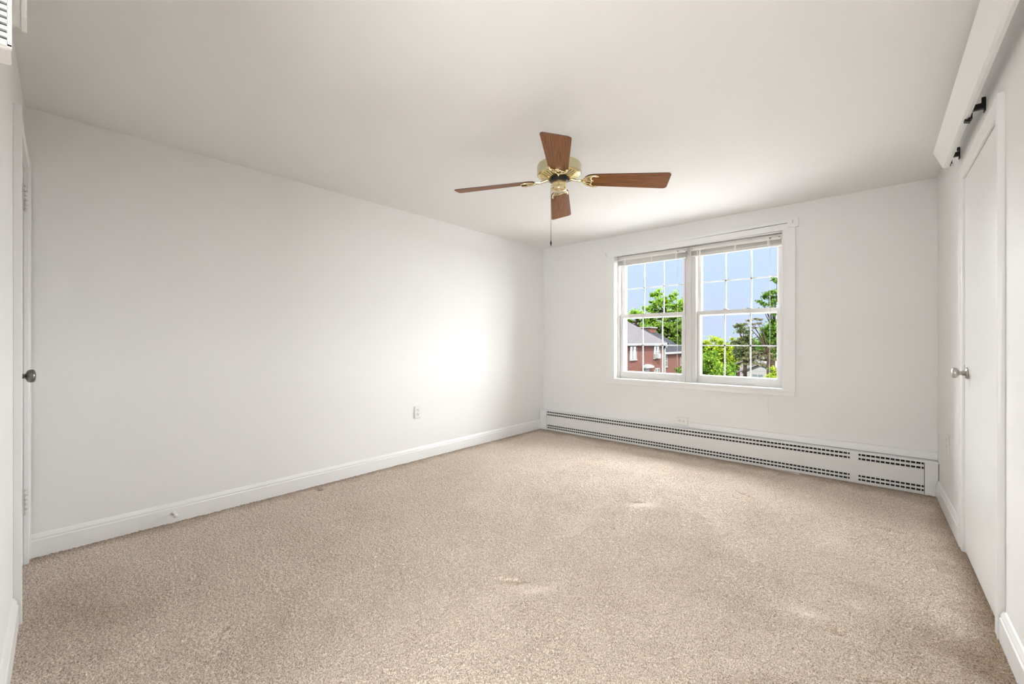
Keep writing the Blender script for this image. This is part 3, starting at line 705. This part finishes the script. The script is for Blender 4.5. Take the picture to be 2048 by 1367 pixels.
# main brick house
bh = empty('brick_house', (-24.5, 40.5, GZ), label='red brick house with grey hip roof behind the left window half', cat='house')
off = (-24.5, 40.5, GZ)
XF = -18.9
O('wall', MB().box((-30.5, 31.0, GZ), (XF, 48.4, 1.0)), M['brick'], bh, off)
ev, e0, e1 = 1.06, XF + .3, 48.7
ex0, ey0 = -30.8, 30.7; hw_ = (e0 - ex0) / 2; rise = hw_ * .737
rf = MB(); xr = (e0 + ex0) / 2
v = [(ex0, ey0, ev), (e0, ey0, ev), (e0, e1, ev), (ex0, e1, ev), (xr, ey0 + hw_, ev + rise), (xr, e1 - hw_, ev + rise)]
rf.add(v, [(0, 1, 4), (1, 2, 5, 4), (2, 3, 5), (3, 0, 4, 5), (3, 2, 1, 0)]); O('roof', rf, M['shingle'], bh, off)
O('gutter', MB().box((XF, 30.7, .80), (XF + .36, 48.9, 1.05)).box((-30, 48.4, .80), (XF + .36, 48.8, 1.05)), M['owhite'], bh, off)
O('downspout', MB().box((XF + .02, 48.15, GZ), (XF + .17, 48.35, .85)).box((XF + .02, 48.15, .55), (XF + .34, 48.38, .85)), M['owhite'], bh, off)
ext_window(bh, XF, 39.35, 40.92, -.64, .77, off)
w2 = ext_window(bh, XF, 45.27, 46.96, -.64, .74, off)
MB().box((XF, 45.6, -.66), (XF + .45, 46.3, -.15)).build('air_conditioner', M['owhite'], w2, .03)
ext_window(bh, XF, 45.45, 46.96, -3.1, -1.78, off)
pd = MB().box((XF, 42.7, GZ), (XF + .10, 44.0, -1.62)); O('door', pd, M['owhite'], bh, off)
pp = MB().box((XF, 42.4, -1.62), (XF + .45, 44.45, -1.42)).prism([(XF, 42.4, -1.42), (XF, 44.45, -1.42), (XF, 43.6, -1.22), (XF, 43.2, -1.22)], (.4, 0, 0)); O('door_hood', pp, M['owhite'], bh, off)
O('chimney', MB().box((-23.45, 45.5, 2.5), (-22.8, 46.25, 4.40)).box((-23.55, 45.4, 4.32), (-22.7, 46.35, 4.48)), M['brick'], bh, off)
# wing / neighbour behind
wg = empty('brick_annex', (-24, 55, GZ), label='lower brick house with dark slate roof and capped chimney, right of the grey roof', cat='house')
off2 = (-24, 55, GZ); XW = -20.55
O('wall', MB().box((-27.2, 49.2, GZ), (XW, 60.4, -.05)), M['brick'], wg, off2)
q0, q1, r0, r1 = XW + .28, 60.65, -27.45, 48.9; hh = (q0 - r0) / 2; ev2 = -.12; xr2 = (q0 + r0) / 2
rf = MB().add([(r0, r1, ev2), (q0, r1, ev2), (q0, q1, ev2), (r0, q1, ev2), (xr2, r1 + .3, ev2 + hh * .83), (xr2, q1 - hh, ev2 + hh * .83)], [(0, 1, 4), (1, 2, 5, 4), (2, 3, 5), (3, 0, 4, 5), (3, 2, 1, 0)])
O('roof', rf, M['shingle2'], wg, off2)
O('gutter', MB().box((XW, 49, -.38), (XW + .34, 60.7, -.12)), M['owhite'], wg, off2)
ext_window(wg, XW, 52.4, 53.5, -2.0, -.5, off2, 1)
ext_window(wg, XW, 58.3, 59.5, -2.0, -.5, off2, 1)
O('chimney', MB().box((-25.1, 54.9, 1.5), (-23.4, 57.0, 3.10)), M['brick'], wg, off2)
O('chimney_cap', MB().box((-25.25, 54.75, 3.08), (-23.25, 57.15, 3.22)), M['owhite'], wg, off2)
# pale bungalow on the right
pb = empty('white_bungalow', (-7.0, 40, GZ), label='white low house with pale gable roofs behind tree branches', cat='house'); off3 = (-7.0, 40, GZ)
g1 = MB(); g1.box((-8.05, 36.2, GZ), (-5.2, 39.5, -1.05)); g1.prism([(-8.05, 36.2, -1.06), (-5.2, 36.2, -1.06), (-6.6, 36.2, -.50)], (0, 3.3, 0))
O('front_wall', g1, M['owhite'], pb, off3)
O('front_roof', MB().prism([(-8.35, 35.9, -1.22), (-6.6, 35.9, -.42), (-4.9, 35.9, -1.22), (-4.9, 35.9, -1.10), (-6.6, 35.9, -.30), (-8.35, 35.9, -1.10)], (0, 3.9, 0)), M['paleroof'], pb, off3)
g2 = MB(); g2.box((-9.4, 41.5, GZ), (-4.2, 47, -.75)); g2.prism([(-9.4, 41.5, -.76), (-4.2, 41.5, -.76), (-7.4, 41.5, .2)], (0, 5.5, 0)); O('rear_wall', g2, M['owhite'], pb, off3)
O('rear_roof', MB().prism([(-9.9, 41.2, -.92), (-7.4, 41.2, .16), (-3.9, 41.2, -.95), (-3.9, 41.2, -.80), (-7.4, 41.2, .34), (-9.9, 41.2, -.78)], (0, 6, 0)), M['paleroof'], pb, off3)
fw = MB().box((-7.35, 36.12, -2.3), (-6.55, 36.2, -1.25)); fo = O('window', fw, M['owhite'], pb, off3); MB().box((-7.28, 36.08, -2.25), (-6.99, 36.13, -1.3)).box((-6.92, 36.08, -2.25), (-6.62, 36.13, -1.3)).build('pane', M['oglass'], fo)

def foliage(clumps, n, size, spread, rng, flat=1.0, elong=1.6):
    C = np.array([c[:3] for c in clumps]); Rr = np.array([c[3] for c in clumps])
    wts = Rr ** 2; wts = wts / wts.sum()
    idx = rng.choice(len(C), n, p=wts)
    d = rng.normal(size=(n, 3)); d /= np.linalg.norm(d, axis=1)[:, None]
    rad = Rr[idx] * np.abs(rng.normal(size=n)) * .62 * spread
    P = C[idx] + d * rad[:, None] * np.array([1, 1, flat])
    a = rng.normal(size=(n, 3)); a /= np.linalg.norm(a, axis=1)[:, None]
    b = rng.normal(size=(n, 3)); b -= a * (a * b).sum(1)[:, None]; b /= np.linalg.norm(b, axis=1)[:, None]
    s = size * (.6 + .8 * rng.random(n))[:, None]
    a = a * s * elong * .5; b = b * s * .5; nn = np.cross(a, b); nn /= np.linalg.norm(nn, axis=1)[:, None]; bend = nn * s * .15
    V = np.stack([P - a, P - b * .9 + bend, P + a, P + b * .9 + bend], 1).reshape(-1, 3).astype(np.float32)
    return V
def leaf_object(name, V, m, parent, origin):
    V = V - np.array(origin, dtype=np.float32); nq = len(V) // 4
    me = bpy.data.meshes.new(name); me.vertices.add(len(V)); me.vertices.foreach_set('co', V.ravel())
    me.loops.add(nq * 4); me.loops.foreach_set('vertex_index', np.arange(nq * 4, dtype=np.int32))
    me.polygons.add(nq); me.polygons.foreach_set('loop_start', np.arange(nq, dtype=np.int32) * 4)
    me.update(calc_edges=True); me.materials.append(m)
    o = bpy.data.objects.new(name, me); COL.objects.link(o); o.parent = parent; return o
def tree(label, base, top, crown, nclump, cr, n, size, m, seed, trunk_r=.25, name='tree', cat='tree', flat=.8, hollow=.45, extra=None, m2=None):
    """crown = (cx,cy,cz,rx,ry,rz)"""
    rng = np.random.default_rng(seed); cx, cy, cz, rx, ry, rz = crown
    t = empty(name, base, label=label, cat=cat, group='trees and shrubs seen through the window')
    cl = []
    for i in range(nclump):
        d = rng.normal(size=3); d /= np.linalg.norm(d); r_ = hollow + (1 - hollow) * rng.random()
        cl.append((cx + d[0] * rx * r_, cy + d[1] * ry * r_, cz + d[2] * rz * r_, cr * (.6 + .7 * rng.random())))
    if extra: cl += extra
    V = foliage(cl, n, size, 1.0, rng, flat)
    if m2:
        k = len(V) // 4; h = (rng.random(k) < .35).repeat(4)
        leaf_object('foliage', V[~h], m, t, base); leaf_object('lower_foliage', V[h], m2, t, base)['label'] = 'browner foliage'
    else: leaf_object('foliage', V, m, t, base)
    tk = MB(); bx, by, bz = base
    mid = (bx * .5 + cx * .5, by * .5 + cy * .5, cz - rz * .3)
    tk.tube([(0, 0, 0), (mid[0] - bx, mid[1] - by, mid[2] - bz), (cx - bx, cy - by, cz + rz * .55 - bz)], [trunk_r, trunk_r * .7, trunk_r * .2], 8)
    for c in cl[::max(1, len(cl) // 26)]:
        q = Vector(mid).lerp(Vector((cx, cy, cz + rz * .4)), rng.random() * .8); e_ = Vector(c[:3])
        m_ = q.lerp(e_, .5) + Vector((0, 0, .08 * (e_ - q).length))
        tk.tube([tuple(q - Vector(base)), tuple(m_ - Vector(base)), tuple(e_ - Vector(base))], [trunk_r * .3, trunk_r * .18, trunk_r * .06], 5)
    tk.build('trunk', M['bark'], t, 0, fix=False)
    return t
# bright sparse tree behind the brick house
tree('tall loose bright-green tree rising behind the brick house', (-29, 75, GZ), 11, (-28.9, 74.5, 5.7, 4.9, 2.2, 5.1), 150, .62, 15000, .24, M['leaf_bright'], 11, .35, hollow=.55)
tree('small rounded green tree left of the capped chimney', (-31.0, 66.8, GZ), 6, (-30.8, 66.8, 4.1, 2.4, 1.1, 2.3), 30, .65, 4200, .22, M['leaf_bright'], 12, .25)
tree('broad green tree low behind the dark slate roof', (-24.2, 64.5, GZ), 5, (-24.4, 64.3, 2.1, 3.0, 1.4, 2.7), 60, .75, 9000, .22, M['leaf_mid'], 13, .3)
# distance behind right half
tree('yellow-green rounded tree farthest off, left of the view gap', (-18.2, 64, GZ), 2, (-18.2, 64, -.75, 3.2, 1.8, 2.3), 60, .6, 9000, .20, M['leaf_yellow'], 14, .3)
tree('yellow-green tree farthest off, beside the grey-green tree', (-16.1, 70, GZ), 2, (-16.1, 70.4, -.6, 2.4, 1.6, 2.6), 50, .6, 7500, .20, M['leaf_yellow'], 15, .3)
tree('wide mid-green tree filling the lower left of the right window half', (-11.6, 39, GZ), 1, (-11.7, 39, -1.75, 2.4, 1.6, 2.2), 90, .42, 16000, .13, M['leaf_mid'], 16, .25)
tree('dense mid-green bush tree just left of the white bungalow', (-9.75, 34.2, GZ), 0, (-9.75, 34.4, -1.35, 1.15, 1.1, 1.9), 60, .34, 12000, .11, M['leaf_mid'], 17, .2, m2=M['leaf_bright'])
tree('dark spiky tree tip at the left edge of the right window half', (-13.2, 42.9, GZ), 1, (-13.3, 42.9, .1, .7, .5, 1.5), 20, .28, 1700, .13, M['leaf_deep'], 18, .12)
# grey-green conifer-like tree
tree('grey-green tree with tufted tip, middle of the right window half', (-6.55, 30.3, GZ), 2, (-6.6, 30.4, .78, .85, .7, 1.05), 60, .26, 9000, .095, M['leaf_grey'], 19, .14, flat=.6, m2=M['leaf_brown'],
     extra=[(-6.95, 29.9, 2.18, .24), (-6.80, 29.7, 2.26, .2), (-6.60, 29.7, 2.2, .22), (-6.55, 29.8, 1.95, .26), (-6.75, 29.8, 1.85, .26), (-6.3, 29.8, 1.8, .3)])
# near tall tree at right edge: layered boughs
ex = []
rg = random.Random(5)
for (px, py, pz, r_) in ((-4.90, 27.8, 3.92, .26), (-5.10, 27.8, 3.78, .22), (-4.70, 27.8, 4.02, .24), (-4.50, 27.8, 4.00, .28), (-4.45, 27.8, 4.62, .24), (-4.55, 27.8, 4.72, .16), (-5.10, 27.8, 3.42, .2), (-5.30, 27.8, 3.55, .16),
                         (-4.95, 27.8, 3.30, .2), (-4.75, 27.8, 3.38, .22), (-4.5, 27.8, 3.45, .24), (-4.60, 27.8, 3.05, .2), (-4.45, 27.8, 2.75, .2), (-5.38, 27.9, 3.10, .14), (-5.0, 27.8, 3.02, .12), (-4.5, 27.8, 3.75, .25), (-4.7, 27.8, 3.7, .2)):
    ex.append((px + rg.uniform(-.05, .05), py + rg.uniform(-.4, .4), pz, r_))
tree('tall tree with layered boughs reaching up at the right window edge', (-4.75, 28.0, GZ), 5, (-4.52, 28.2, 1.35, .85, .7, 1.15), 60, .30, 12500, .085, M['leaf_deep'], 20, .17, flat=.6, extra=ex, m2=M['leaf_mid'])
eb = [(-5.05 + .24 * i + rg.uniform(-.1, .1), 24.0 + rg.uniform(-.35, .35), zq + rg.uniform(-.04, .04), .16) for zq, m0 in ((2.30, 3), (2.12, 3), (1.93, 2), (.62, 3), (.30, 5), (.05, 4)) for i in range(m0)]
tree('brownish flat-boughed branches crossing in front of the bungalow', (-4.15, 24.0, GZ), 2, (-4.2, 24.0, .7, .35, .4, .35), 6, .18, 3000, .06, M['leaf_brown'], 21, .09, flat=.3, extra=eb)
tree('bright yellow-green shrub at the lower right window corner', (-2.75, 16.3, GZ), 0, (-2.70, 16.4, -.28, .42, .45, .66), 60, .13, 9000, .045, M['leaf_yellow'], 22, .07, name='shrub', cat='shrub', m2=M['leaf_mid'])
# green backdrop woods, beyond everything
for i, (bx, by, hz, rr, mm, lab) in enumerate(((-40, 95, -.5, 6, 'leaf_mid', 'hazy green wood edge far left beyond the houses'), (-20, 90, -.9, 7, 'leaf_mid', 'hazy green wood edge in the far middle'), (-4.5, 86, -.6, 5, 'leaf_deep', 'darker wood edge far off behind the bungalow'))):
    tree(lab, (bx, by, GZ), 0, (bx, by, hz - 1.2, rr, 3, 3.2), 50, 1.3, 7000, .45, M[mm], 40 + i, .4)
